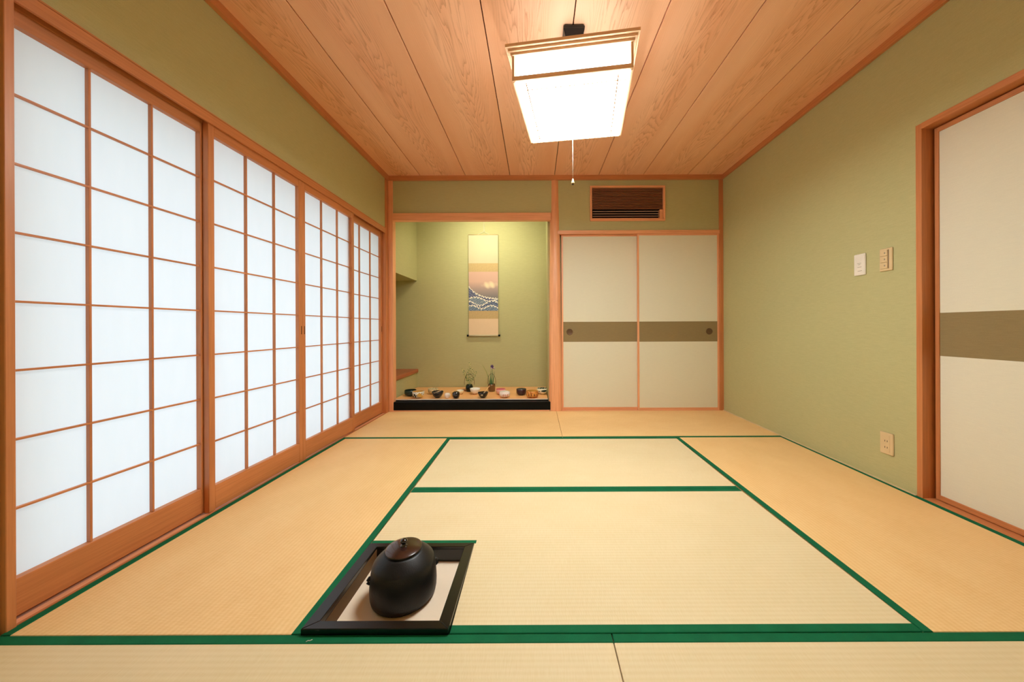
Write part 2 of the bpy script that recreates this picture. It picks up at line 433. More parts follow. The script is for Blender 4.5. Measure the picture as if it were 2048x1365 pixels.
def shoji(idx, D0, xf, label, pulls):
    y0 = D0 - 3.6409; y1 = y0 + 2*STILE + 2*KW + 3*PW
    root = empty('window_%d' % idx, (xf, (y0+y1)/2, .002)); struct(root, label, 'sliding screen')
    th = .027; xb = xf - th
    box('stile', xb, xf, y0, y0+STILE, .002, 1.916, WZ, root)
    box('stile', xb, xf, y1-STILE, y1, .002, 1.916, WZ, root)
    box('bottom_rail', xb, xf-.0006, y0+STILE, y1-STILE, .007, ZB, WY, root)
    box('top_rail', xb, xf-.0006, y0+STILE, y1-STILE, ZT, 1.916, WY, root)
    kx1, kx0 = xf-.0084, xf-.0228
    for k in range(2):
        y = y0 + STILE + PW*(k+1) + KW*k
        box('vertical_lattice_bar', kx0, kx1, y, y+KW, ZB, ZT, WZ, root, .0008)
    for k in range(1, 8):
        z = ZB + DZ*k
        box('horizontal_lattice_bar', kx0+.004, kx1+.0012, y0+STILE, y1-STILE, z-.0035, z+.0035, WY, root, .0008)
    key = 'pane'
    if key not in _cache:
        bm = bmesh.new(); hy, hz = (PW+KW-.0005)/2, (DZ-.0005)/2
        bm.faces.new([bm.verts.new(p) for p in ((0,-hy,-hz),(0,hy,-hz),(0,hy,hz),(0,-hy,hz))])
        _cache[key] = fin(bm, 'paper_pane', PAPER)
    for j in range(3):
        yc = y0 + STILE + PW*(j+.5) + KW*j
        for k in range(8):
            link('paper_pane', _cache[key], root, (xf-.0234, yc, ZB+DZ*(k+.5)))
    for y in pulls:
        box('finger_pull', xf-.004, xf+.0006, y-.0032, y+.0032, .858, .914, DARKGAP, root, .0006)
F, R_ = -.010, -.040
def yD(d): return d - 3.6409
shoji(1, 1.013, R_, 'paper screen nearest the camera, tucked behind its neighbour', [])
shoji(2, 1.6517, F, 'second paper screen from the camera, in the front track', [yD(2.3050)])
shoji(3, 2.3145, F, 'third paper screen from the camera, meeting the second at finger pulls', [yD(2.3350)])
shoji(4, 2.921, R_, 'farthest paper screen, beside the alcove post', [yD(3.571)])

# ------------------------------------------------------------------ back wall framing
struct(box('trim_8', .0, .050, .0, .075, -.02, 2.475, BZ), 'slim cypress post in the corner between screens and alcove', 'post')
struct(box('trim_9', .050, 1.745, -.002, .055, 2.047, 2.127, BX), 'cypress lintel across the top of the alcove', 'lintel')
def log():
    bm = bmesh.new(); seg = 40; rings = []
    for i in range(13):
        t = i/12; r = .0735 + (.0495-.0735)*t + .0012*math.sin(i*2.1)
        rings.append([bm.verts.new((1.789+r*math.cos(a), .046+max(r*math.sin(a), -.056), 2.4755*t)) for a in [2*math.pi*j/seg for j in range(seg)]])
    for A, B in zip(rings, rings[1:]):
        for j in range(seg): bm.faces.new((A[j], A[(j+1) % seg], B[(j+1) % seg], B[j]))
    return link('trim_10', fin(bm, 'log_pillar', BZ, True))
struct(log(), 'tapered round cypress log pillar between alcove and closet', 'pillar')
struct(box('trim_11', RW-.042, RW, .0, .07, -.02, 2.475, WZ), 'narrow dark cedar post between closet and switch wall', 'post')
struct(multibox('trim_12', [(1.81, RW-.042, -.002, .1, 1.908, 1.934), (1.81, RW-.042, -.002, .009, 1.896, 1.908), (1.81, RW-.042, .032, .040, 1.896, 1.908), (1.81, RW-.042, .066, .1, 1.896, 1.908)], BX),
       'grooved head rail above the closet doors', 'rail')
struct(box('trim_13', 1.855, RW-.042, 0, .1, -.03, .003, BX), 'threshold strip under the closet doors', 'threshold')
struct(box('trim_14', .05, 1.72, .0, .06, -.03, .012, BX), 'thin wooden strip under the black alcove sill', 'threshold')

def fusuma(idx, axis, a0, a1, face, depth, paper, z0, z1, zb0, zb1, label, pull):
    """axis 'x': door lies in a y plane, 'y': door lies in an x plane; face = room side coordinate, depth signed away from the room"""
    ctr = ((a0+a1)/2, face, z0) if axis == 'x' else (face, (a0+a1)/2, z0)
    root = empty('door_%d' % idx, ctr); struct(root, label, 'sliding door')
    def bx(name, p0, p1, d0, d1, q0, q1, mat, bev=.001):
        lo, hi = min(face+d0, face+d1), max(face+d0, face+d1)
        if axis == 'x': return box(name, p0, p1, lo, hi, q0, q1, mat, root, bev)
        return box(name, lo, hi, p0, p1, q0, q1, mat, root, bev)
    fw = .018; sg = 1 if depth > 0 else -1; d = abs(depth)
    WR = BX if axis == 'x' else WY; WS = BZ if axis == 'x' else WZ
    bx('stile', a0, a0+fw, 0, sg*d, z0, z1, WS); bx('stile', a1-fw, a1, 0, sg*d, z0, z1, WS)
    bx('bottom_rail', a0+fw, a1-fw, 0, sg*d, z0, z0+.026, WR); bx('top_rail', a0+fw, a1-fw, 0, sg*d, z1-.024, z1, WR)
    bx('paper_panel', a0+fw, a1-fw, sg*.005, sg*(d-.004), z0+.026, zb0, paper, 0)
    bx('paper_panel', a0+fw, a1-fw, sg*.005, sg*(d-.004), zb1, z1-.024, paper, 0)
    tag(bx('band', a0+fw, a1-fw, sg*.0046, sg*(d-.004), zb0, zb1, BAND, 0), 'darker olive band across the door')
    if pull is not None:
        prof = [(0, .0012), (.024, .0012), (.028, .002), (.031, .0045), (.034, .0035), (.035, 0)]
        o = link('round_pull', lathe_me('round_pull', prof, PULLM, 28), root)
        zc = (zb0+zb1)/2
        if axis == 'x': o.rotation_euler = (math.pi/2, 0, 0); o.location = Vector((pull, face+sg*.0046, zc)) - root.location
        else: o.rotation_euler = (0, -math.pi/2, 0); o.location = Vector((face+sg*.0046, pull, zc)) - root.location
fusuma(1, 'x', 1.858, 2.700, .042, .022, FUS, .003, 1.905, .738, .955, 'closet sliding door beside the log pillar', 1.945)
fusuma(2, 'x', 2.672, 3.548, .010, .022, FUS, .003, 1.905, .738, .955, 'closet sliding door below the wall grille, in the front track', 3.443)
fusuma(3, 'y', -2.80, -1.885, 3.640, .022, FUSR, .006, 1.915, .745, .965, 'pale sliding door beside the light switches', None)
fusuma(4, 'y', -3.66, -2.77, 3.610, .022, FUSR, .006, 1.915, .745, .965, 'pale sliding door in the front track nearest the room entrance', -2.86)
struct(multibox('trim_15', [(3.586, 3.70, -1.874, -1.846, -.03, 1.953)], WZ, None, .0012), 'cedar door jamb beside the light switches', 'jamb')
struct(multibox('trim_16', [(3.584, 3.70, -3.69, -1.8745, 1.922, 1.953)], WY, None, .0012), 'cedar head rail above the pale sliding door', 'rail')
struct(multibox('trim_17', [(3.588, 3.70, -3.69, -1.8745, -.03, .003)], WY, None, .001), 'cedar threshold under the pale sliding door', 'threshold')
struct(multibox('wall_hall', [(3.70, 3.74, -3.9, -1.7, -.1, 2.1)], PLAS), 'hidden hall wall behind the pale sliding doors', 'wall')

# ------------------------------------------------------------------ alcove
struct(box('trim_18', .050, 1.737, .0, .060, .012, .100, BLACKLAC, None, .003), 'glossy black lacquered sill beam at the front of the alcove', 'sill')
struct(multibox('floor_alcove', [(.02, 1.712, .065, .82, -.05, .1085)], DARKGAP), 'base under the alcove board, coloured dark as gap shadow', 'floor')  # dark face paints the shadow of the gap below the board
ab = multibox('alcove_board', [(.026, 1.706, .066, .812, .1085, .119)], BOARDA, None, .001)
box('front_edge', .026, 1.706, .0640, .0658, .1095, .1188, PLATEW, ab, 0)
tag(ab, 'honey coloured wooden board covering the raised alcove floor', 'board', kind='structure')
struct(box('trim_19', -.50, .035, .075, .818, .315, .358, REDW), 'reddish wooden shelf sill of the side niche in the alcove', 'sill')
# fixture hidden behind the lintel that washes the scroll
al = empty('alcove_lamp', (.98, .105, 2.45)); tag(al, 'small tube lamp behind the lintel washing the scroll wall', 'lamp')
box('housing', .53, 1.43, .085, .125, 2.405, 2.45, PLATEW, al); box('tube', .55, 1.41, .095, .115, 2.385, 2.404, ALC, al, .004)
ld = bpy.data.lights.new('alcove_light', 'AREA'); ld.shape = 'RECTANGLE'; ld.size = .6; ld.size_y = .03; ld.energy = ALCOVE_POWER; ld.color = (1.0, .96, .74); ld.spread = math.radians(150)
lo_ = bpy.data.objects.new('alcove_light', ld); C.objects.link(lo_); lo_.parent = al; lo_.location = (0, .012, -.072); lo_.rotation_euler = (math.radians(32), 0, 0)

# hanging scroll
sc = empty('hanging_scroll', (.895, .80, 2.109)); tag(sc, 'hanging scroll with a seascape print on cream paper in the alcove', 'scroll')
x0, x1 = .704, 1.089
def sheet(name, z0, z1, mat, xa=x0, xb=x1, y=.795, t=.0016): return box(name, xa, xb, y, y+t, z0, z1, mat, sc, 0)
sheet('backing', .800, 2.105, CREAM, y=.7966, t=.001)
tag(sheet('paper_strip', 1.736, 2.105, CREAM), 'blank cream strip'); tag(sheet('cloth_strip', 1.625, 1.736, TAN), 'tan cloth strip')
tag(sheet('cloth_strip', 1.011, 1.116, TAN), 'tan cloth strip'); tag(sheet('paper_strip', .800, 1.011, plain('pinkish_scroll_paper', (226, 200, 164), .8, .2, 0, .02)), 'pinkish cream strip')
def seascape():
    nx, nz = 84, 110; w, h = x1-x0-.004, 1.625-1.116
    bm = bmesh.new(); g = [[bm.verts.new((-w/2+w*i/nx, 0, -h/2+h*j/nz)) for i in range(nx+1)] for j in range(nz+1)]
    for j in range(nz):
        for i in range(nx): bm.faces.new((g[j][i], g[j][i+1], g[j+1][i+1], g[j+1][i]))
    k = NT('printed_seascape'); a = k.n('ShaderNodeVertexColor', layer_name='ink'); k.l(a.outputs[0], k.b.inputs['Base Color']); k.b.inputs['Roughness'].default_value = .8
    me = fin(bm, 'seascape', k.m)
    at = me.color_attributes.new('ink', 'FLOAT_COLOR', 'CORNER')
    rnd = random.Random(3)
    def mixc(p, q, t): t = max(0, min(1, t)); return tuple(p[c]*(1-t)+q[c]*t for c in range(3))
    def ink(u, v):   # u 0..1 left-right, v 0..1 bottom-top
        c = mixc((128, 122, 122), (206, 168, 150), (v-.35)/.4)
        d = ((u-.72)/.26)**2 + ((v-.66)/.09)**2 + .25*math.sin(u*31+v*17)
        c = mixc((232, 212, 176), c, d*.8)
        # rolling swells, nearest lowest; each has a pale crest line and streaks down its face
        for n, (base, amp, fr, ph, top) in enumerate([(.47, .17, 4.6, 1.35, (44, 54, 104)), (.31, .055, 6.2, .2, (84, 108, 132)), (.21, .06, 7.4, 1.9, (34, 62, 108)), (.11, .04, 9.5, .5, (66, 98, 130))]):
            env = math.exp(-u*3.2) if n == 0 else 1
            y = (base-.16 + (amp*math.sin(ph+u*1.2)+.16)*env) if n == 0 else base + amp*math.sin(fr*u+ph)
            y += .010*math.sin(u*70+n*2)
            if v < y:
                dd = y - v
                s = math.sin((v*1.0 + u*.45*(1 if n % 2 else -1))*150 + 3*math.sin(u*12+n))
                c = mixc(top, (222, 220, 204), .75 if s > .62 else 0)
                if dd < .028 + .012*math.sin(u*55+n*3): c = (232, 226, 208)
        return c
    for p in me.polygons:
        cx, cz = p.center.x, p.center.z
        cc = lin(ink(cx/w+.5, cz/h+.5))
        for li in p.loop_indices: at.data[li].color = cc
    return me
o = link('picture', seascape(), sc, ((x0+x1)/2, .7938, (1.625+1.116)/2)); tag(o, 'print of blue waves under a pink grey sky')
def cyl_x(name, xa, xb, y, z, r, mat, parent):
    o = link(name, tube_me(name, [(xa, 0, 0), (xb, 0, 0)], r, mat, 14), parent, (0, y, z))
    o.location.x -= 0; return o
cyl_x('roller', .704, 1.089, .795, .792, .010, CREAM, sc)
for xa, xb in ((.680, .704), (1.089, 1.113)): tag(cyl_x('roller_knob', xa, xb, .795, .792, .0135, BLACKLAC, sc), 'black roller end')
cyl_x('top_rod', .702, 1.091, .797, 2.108, .005, TAN, sc)
link('hanging_cord', tube_me('hanging_cord', [(.82, .80, 2.112), (.90, .806, 2.150), (.905, .812, 2.30), (.911, .806, 2.150), (.98, .80, 2.112)], .0014, WHITESTR, 6), sc, (0,0,0))

# ------------------------------------------------------------------ wall grille
ag = empty('air_grille', (2.568, .0, 2.035)); tag(ag, 'wood framed air conditioner grille with dark slats above the closet', 'grille')
for n, a, b, c, d, m in (('frame_bar', 2.165, 2.970, 2.392, 2.412, BX), ('frame_bar', 2.165, 2.970, 2.034, 2.056, BX), ('frame_bar', 2.165, 2.186, 2.056, 2.392, BZ), ('frame_bar', 2.948, 2.970, 2.056, 2.392, BZ)):
    box(n, a, b, -.004, .05, c, d, m, ag)
box('backing', 2.186, 2.948, .060, .066, 2.05, 2.395, DARKGAP, ag, 0)
for k in range(13): box('slat', 2.187, 2.946, .014, .034, 2.1655+k*.0174, 2.1655+k*.0174+.0125, SLATD, ag, .001)
for k, z in enumerate((2.138, 2.112, 2.086)):
    o = box('louver', 2.196, 2.908, .012, .024, z, z+.008, LOUV, ag, .001); o.rotation_euler = (.25, 0, 0)
box('frame_block', 2.912, 2.946, .002, .05, 2.056, 2.158, BZ, ag)
box('frame_bar', 2.187, 2.912, .002, .05, 2.056, 2.066, BX, ag)

# ------------------------------------------------------------------ switches and outlet on the long wall
def plate(name, label, cat, y0, y1, z0, z1, mat):
    r = empty(name, (RW, (y0+y1)/2, z0)); tag(r, label, cat); box('plate', RW-.008, RW, y0, y1, z0, z1, mat, r, .003); return r
r = plate('wall_controller', 'white wall control plate below and farther from the door than the beige switch', 'controller', -1.574, -1.500, 1.212, 1.344, PLATEW)
box('inner_panel', RW-.0095, RW-.007, -1.569, -1.506, 1.219, 1.337, PLATEW, r, .001)
for z, a, b in ((1.285, -1.550, -1.525), (1.277, -1.545, -1.530), (1.262, -1.552, -1.526), (1.238, -1.555, -1.528)): box('printed_line', RW-.0099, RW-.009, a, b, z, z+.0025, MARK, r, 0)
r = plate('light_switch', 'beige light switch plate with rockers beside the door jamb', 'light switch', -1.7305, -1.6585, 1.214, 1.344, PLATEB)
for k in range(3): 
    o = box('rocker', RW-.0125, RW-.007, -1.707, -1.668, 1.228+k*.036, 1.261+k*.036, PLATEB, r, .0012)
    box('indicator_mark', RW-.0130, RW-.0120, -1.697, -1.690, 1.240+k*.036, 1.249+k*.036, MARK, r, 0)
box('slot', RW-.0086, RW-.0070, -1.7125, -1.7095, 1.226, 1.334, SLOT, r, 0)
r = plate('power_outlet', 'beige double power outlet plate low on the green wall', 'outlet', -1.7315, -1.657, .164, .288, PLATEB)
box('socket_insert', RW-.0095, RW-.007, -1.713, -1.676, .178, .274, PLATEB, r, .001)
for z in (.204, .240):
    for y in (-1.701, -1.688): box('socket_slot', RW-.0100, RW-.0088, y-.0015, y+.0015, z-.005, z+.005, SLOT, r, 0)

# ------------------------------------------------------------------ ceiling lamp
LC = (1.79, -1.776)
lp = empty('ceiling_lamp', (LC[0], LC[1], ZC), math.radians(-8.4)); tag(lp, 'lit square wood framed paper lamp hanging from the ceiling', 'ceiling lamp')
def lz(z): return z - ZC
# ceiling rose
bm = bmesh.new()
top = [(-.056, -.05), (.056, -.05), (.056, .05), (-.056, .05)]
lv = [(1.0, 0), (1.04, -.018), (.90, -.040), (.66, -.085)]
rr = [[bm.verts.new((x*s, y*s, z)) for x, y in top] for s, z in lv]
for A, B in zip(rr, rr[1:]):
    for j in range(4): bm.faces.new((A[j], A[(j+1) % 4], B[(j+1) % 4], B[j]))
bm.faces.new(rr[0][::-1]); bm.faces.new(rr[-1])
bmesh.ops.bevel(bm, geom=bm.edges[:], offset=.005, segments=2, affect='EDGES')
o = link('ceiling_rose', fin(bm, 'ceiling_rose', BLACKPL), lp, (0,0,0), True); o.rotation_euler = (0, 0, math.radians(8.4))
for sx in (-1, 1):
    tube('suspension_cord', [(.058*sx, 0, -.022), (.064*sx, 0, lz(2.40)), (.080*sx, 0, lz(2.236))], .0018, PLATEB, lp)
    lathe('cord_adjuster', [(0, .026), (.003, .026), (.010, -.016), (.010, -.030), (0, -.030)], BLACKPL, lp, (.066*sx, 0, lz(2.375)))
def ring(name, half, wdt, z0, z1):
    box(name, -half, half, -half, -half+wdt, lz(z0), lz(z1), LAMPWX, lp, .0012, True); box(name, -half, half, half-wdt, half, lz(z0), lz(z1), LAMPWX, lp, .0012, True)
    box(name, -half, -half+wdt, -half+wdt, half-wdt, lz(z0), lz(z1), LAMPWY, lp, .0012, True); box(name, half-wdt, half, -half+wdt, half-wdt, lz(z0), lz(z1), LAMPWY, lp, .0012, True)
ring('hood_moulding', .310, .050, 2.222, 2.238)
ring('hood_moulding', .298, .036, 2.210, 2.222)
ring('hood_moulding', .288, .026, 2.198, 2.210)
box('top_glow_sheet', -.262, .262, -.262, .262, lz(2.2215), lz(2.2245), GLOWT, lp, 0, True)  # emitting sheet added to throw light up
ring('lower_frame_bar', .2825, .012, 2.080, 2.101)
for sx in (-1, 1):
    for sy in (-1, 1): box('corner_post', sx*.2765-.006, sx*.2765+.006, sy*.2765-.006, sy*.2765+.006, lz(2.1005), lz(2.1985), LAMPWZ, lp, .0008, True)
    for k in (-1, 1): pass
H = .266
for nm, b in (('bottom_diffuser', (-H, H, -H, H, 2.076, 2.080)), 
              ('side_diffuser', (-H, H, -H, -H+.003, 2.101, 2.2)), ('side_diffuser', (-H, H, H-.003, H, 2.101, 2.2)),
              ('side_diffuser', (-H, -H+.003, -H+.003, H-.003, 2.101, 2.2)), ('side_diffuser', (H-.003, H, -H+.003, H-.003, 2.101, 2.2))):
    box(nm, b[0], b[1], b[2], b[3], lz(b[4]), lz(b[5]), GLOWS if nm == 'side_diffuser' else GLOW, lp, 0, True)
for s in (-1, 1):
    box('thin_rib', s*.217-.003, s*.217+.003, -H, H, lz(2.0735), lz(2.0758), LAMPWY, lp, 0, True)
    box('thin_rib', -H, H, s*.217-.003, s*.217+.003, lz(2.0732), lz(2.0756), LAMPWX, lp, 0, True)
tube('pull_cord', [(-.005, 0, lz(2.078)), (-.005, 0, lz(1.90)), (-.005, 0, lz(1.712))], .0013, WHITESTR, lp)
tag(lathe('cord_knob', [(0, .014), (.0035, .013), (.005, .004), (.009, -.008), (.0085, -.013), (0, -.013)], plain('cream_cord_knob', (226, 196, 140), .4), lp, (-.005, 0, lz(1.700))), 'cream pull knob')
tag(lathe('knob_tip', [(0, .004), (.006, .004), (.0055, -.003), (0, -.004)], SLOT, lp, (-.005, 0, lz(1.684))), 'dark knob tip')

# ------------------------------------------------------------------ sunken hearth
he = empty('hearth', ((HX0+HX1)/2, (HY0+HY1)/2, 0)); tag(he, 'square sunken hearth with worn black frame in the mat', 'hearth')
def tiltbar(name, pts, mat):
    # frame rests proud at the near side and sinks towards the far side
    bm = bmesh.new(); lo = []; hi = []
    for x, y in pts:
        t = (y-HY0)/(HY1-HY0); zt = .020 - .0145*t
        lo.append(bm.verts.new((x, y, -.050))); hi.append(bm.verts.new((x, y, zt)))
    bm.faces.new(lo[::-1]); bm.faces.new(hi)
    for i in range(4): bm.faces.new((lo[i], lo[(i+1) % 4], hi[(i+1) % 4], hi[i]))
    bmesh.ops.bevel(bm, geom=[e for e in bm.edges if min(e.verts[0].co.z, e.verts[1].co.z) > 0], offset=.0016, segments=1, affect='EDGES')
    link(name, fin(bm, name, mat), he, (0,0,0))
fw, ff = .036, .032
A, B_, Cc, Dd = (HX0+.001, HY0+.002), (HX1-.001, HY0+.002), (HX1-.001, HY1-.002), (HX0+.001, HY1-.002)
a, b, c, d = (HX0+fw+.003, HY0+ff), (HX1-fw, HY0+ff), (HX1-fw, HY1-.028), (HX0+fw+.003, HY1-.028)
tiltbar('frame_bar', [A, B_, b, a], FRAMEBLK); tiltbar('frame_bar', [B_, Cc, c, b], FRAMEBLK)
tiltbar('frame_bar', [Cc, Dd, d, c], FRAMEBLK); tiltbar('frame_bar', [Dd, A, a, d], FRAMEBLK)
tag(box('liner_wall', a[0]-.004, a[0]+.0015, a[1], d[1], -.062, -.004, LINER, he, 0), 'brown inner wall')
box('liner_wall', a[0]+.0015, b[0], d[1]-.0015, d[1]+.004, -.062, -.004, FRAMEBLK, he, 0)
box('liner_wall', b[0]-.0015, b[0]+.004, a[1], d[1]-.0015, -.062, -.004, LINER, he, 0)
tag(box('hearth_board', HX0+.021, HX1-.021, HY0+.021, HY1-.021, -.075, -.0535, ASHBOARD, he, 0), 'cream board covering the hearth pit')

# kettle
KX, KY, KZ = 1.103, -2.424, -.0535
kt = empty('iron_kettle', (KX, KY, KZ)); LH = .019; tag(kt, 'black cast iron tea kettle with brown lid standing in the hearth', 'kettle')
prof = [(0, 0), (.094, 0), (.103, .003), (.1085, .010), (.1115, .024), (.1125, .042), (.1118, .062), (.1100, .084), (.1075, .104), (.1045, .1185), (.1015, .1255), (.0970, .1310), (.083, .1440), (.069, .1555), (.063, .1595), (.060, .1590), (.058, .161), (.058, .1635), (.054, .1635), (.054, .152), (0, .152)]
lathe('body', prof, IRON, kt, seg=64)
lathe('lid', [(0, .1445), (.058, .1442), (.0615, .1452), (.062, .1475), (.059, .1492), (.042, .1530), (.020, .1555), (0, .1560)], LIDM, kt, (0, 0, LH), seg=48)
lathe('lid_knob', [(0, .154), (.0125, .1545), (.0125, .1570), (.0075, .1590), (.0065, .1625), (.0085, .1655), (.0120, .1685), (.0128, .1725), (.0105, .1765), (.0060, .1790), (0, .1795)], KNOBM, kt, (0, 0, LH), seg=24)
for ang in (math.radians(206), math.radians(26)):
    ca, sa = math.cos(ang), math.sin(ang)
    pts = []
    for t, (dr, dz) in enumerate([(-.004, .094), (.006, .092), (.011, .086), (.012, .079), (.007, .074), (-.002, .073)]):
        pts.append(((.1045+dr)*ca, (.1045+dr)*sa, dz))
    tube('handle_lug', pts, [.007, .0068, .006, .0052, .0046, .005], IRON, kt, seg=10)

# scrap of thread on the border in front of the hearth
o = link('thread_scrap', tube_me('thread_scrap', [(0, 0, 0), (.004, .003, .0006), (.009, .003, .0002), (.014, .007, 0)], .0008, WHITESTR, 6), None, (.917, -2.668, .0026))
tag(o, 'tiny white thread scrap on the green border before the hearth', 'thread')

# ------------------------------------------------------------------ tea things on the alcove board
ZA = .1192
GB = 'tea bowls on the alcove board'
def two(name, c1, c2, scale, th=.5, rough=.3, band=None):
    """glaze in two colours broken up by noise"""
    k = NT(name); v = k.coords(rand=False)
    f = k.noise(v, scale, 3, .6)
    k.l(k.ramp(f, [(th-.03, lin(c1)), (th+.03, lin(c2))]), k.b.inputs['Base Color']); k.b.inputs['Roughness'].default_value = rough
    return k.m
def bowl(name, label, X, Y, w, h, body, inner, shape='round', foot=None, rim=None, tilt=0, flut=None, decor=None):
    t = empty(name, (X, Y, ZA)); tag(t, label, 'tea bowl', GB)
    w *= 1.05; r = w/2
    if shape == 'cyl': outer = [(.55, .10), (.80, .13), (.94, .24), (1.0, .45), (1.0, .75), (.98, 1.0)]
    elif shape == 'low': outer = [(.5, .10), (.82, .20), (.97, .42), (1.0, .66), (.93, 1.0)]
    elif shape == 'flare': outer = [(.42, .10), (.62, .20), (.82, .42), (.94, .70), (1.0, 1.0)]
    else: outer = [(.45, .10), (.70, .18), (.90, .38), (.99, .65), (1.0, 1.0)]
    po = [(0, h*.08)] + [(r*a, h*b) for a, b in outer] + [(r*outer[-1][0]-.0015, h*1.012), (r*outer[-1][0]-.0038, h)]
    lathe('outer_wall', po, body, t, seg=36, flut=flut)
    pi = [(r*outer[-1][0]-.0038, h)] + [(max(r*a-.0042, .004), h*b+.0035) for a, b in outer[::-1][1:]] + [(0, h*.14)]
    lathe('inner_wall', pi, inner, t, seg=36)
    fr = r*outer[0][0]
    lathe('foot_ring', [(fr*.78, 0), (fr*.98, 0), (fr*1.0, h*.12), (fr*.78, h*.12), (fr*.78, 0)], foot or body, t, seg=28)
    if rim: lathe('rim', [(r*outer[-1][0]-.004, h*.985), (r*outer[-1][0]-.0035, h*1.02), (r*outer[-1][0]-.001, h*1.025), (r*outer[-1][0]+.0008, h*.985)], rim, t, seg=36)
    if decor: decor(t, r, h)
    return t
def patch(t, r, h, name, mat, ang, z, wa, hz, rr=1.0, off=.0009):
    """thin glaze patch following the bowl wall; ang in degrees (270 faces the room)"""
    bm = bmesh.new(); n = 18; rows = 7; g = []
    for i in range(rows):
        s = -1 + 2*i/(rows-1); row = []
        for j in range(n+1):
            q = -1 + 2*j/n; ww = wa*math.sqrt(max(0, 1-s*s*.98))
            a = math.radians(ang + q*ww); zz = (z + hz*s)*h
            row.append(bm.verts.new(((r*rr+off)*math.cos(a), (r*rr+off)*math.sin(a), zz)))
        g.append(row)
    for A1, B1 in zip(g, g[1:]):
        for j in range(n): bm.faces.new((A1[j], A1[j+1], B1[j+1], B1[j]))
    link(name, fin(bm, name, mat, True), t, (0,0,0), True)
dkgreen = plain('dark_green_glaze', (30, 50, 42), .25); blackg = plain('black_glaze', (18, 14, 16), .15, .6, .4); navy = plain('navy_black_glaze', (14, 24, 36), .15, .6, .4)
whiteg = plain('white_glaze', (236, 232, 220), .22); beigeg = two('beige_green_glaze', (176, 160, 110), (214, 196, 148), 60); ochre = plain('ochre_glaze', (206, 160, 76), .35)
bamboo = plain('bamboo', (226, 184, 124), .45); pinkg = plain('pink_glaze', (232, 178, 160), .3); rose = plain('rose_rim', (214, 120, 122), .3)
brownfoot = plain('unglazed_foot', (168, 108, 62), .7)
bowl('tea_bowl', 'dark green tea bowl at the niche end of the alcove board', .139, .255, .125, .066, dkgreen, dkgreen, 'cyl')
def d1(t, r, h):
    for a, z, w, q in ((250, .6, 9, .16), (235, .35, 7, .12), (262, .35, 6, .18), (222, .7, 6, .1)): patch(t, r, h, 'brush_mark', dkgreen, a, z, w, q, .985)
    for a, z, w, q in ((300, .55, 22, .30), (325, .3, 14, .18)): patch(t, r, h, 'ochre_patch', ochre, a, z, w, q, .99)
bowl('tea_bowl', 'white tea bowl with dark speckles and ochre splashes at the board edge', .272, .130, .122, .074, two('speckled_white', (60, 66, 58), (236, 232, 214), 70, .43), ochre, 'round', decor=d1)
bowl('tea_bowl', 'mottled beige tea bowl behind the navy black bowl', .372, .345, .113, .066, beigeg, beigeg, 'round')
bowl('tea_bowl', 'navy black tea bowl holding a pale scoop near the board edge', .483, .140, .122, .070, navy, navy, 'flare')
bowl('tea_bowl', 'small cream tea bowl behind the round black caddy', .690, .335, .080, .046, plain('cream_glaze', (232, 220, 176), .3), whiteg, 'round')
bowl('tea_bowl', 'white tea bowl with brown foot in front of the leafy vase', .866, .331, .114, .068, whiteg, whiteg, 'flare', foot=brownfoot)
bowl('tea_bowl', 'black tea bowl holding a long bamboo scoop', .990, .126, .108, .062, blackg, blackg, 'flare')
bowl('tea_bowl', 'pink tea bowl with rose rim behind the white motif bowl', 1.168, .298, .108, .064, pinkg, rose, 'round', foot=brownfoot, rim=rose)
def d2(t, r, h):
    for a in (262, 284, 306): patch(t, r, h, 'painted_motif', brownfoot, a, .52, 8, .17, .985); patch(t, r, h, 'painted_motif', pinkg, a, .52, 5, .11, .985, .0015)
bowl('tea_bowl', 'white tea bowl with small painted brown motifs and pinkish base', 1.230, .134, .115, .066, plain('warm_white_glaze', (240, 224, 214), .22), whiteg, 'low', foot=brownfoot, decor=d2)
bowl('tea_bowl', 'dark purplish brown cylindrical tea bowl', 1.408, .280, .109, .070, plain('purplish_brown_glaze', (58, 34, 38), .25, .6), plain('grey_green_glaze', (120, 120, 96), .3), 'cyl')
def d3(t, r, h):
    for a in (236, 262, 290, 318): patch(t, r, h, 'dark_spot', plain('brown_spot', (104, 58, 22), .5), a, .5, 4, .2, 1.0, .0012)
bowl('tea_bowl', 'orange brown ridged tea bowl beside the purplish one', 1.536, .133, .128, .074, two('orange_brown_glaze', (176, 100, 36), (222, 152, 72), 40, .45, .45), ochre, 'cyl', flut=lambda a, z: .014*math.sin(14*a), decor=d3)
def d4(t, r, h): 
    patch(t, r, h, 'brush_stroke', dkgreen, 292, .66, 34, .17, .995); patch(t, r, h, 'brush_stroke', dkgreen, 238, .55, 12, .06, .985)
bowl('tea_bowl', 'cream tea bowl with dark green brushstroke beside the log pillar', 1.648, .322, .118, .068, plain('pale_cream_glaze', (232, 224, 190), .25), two('green_inner_glaze', (40, 70, 52), (200, 200, 160), 30, .55), 'low', decor=d4)

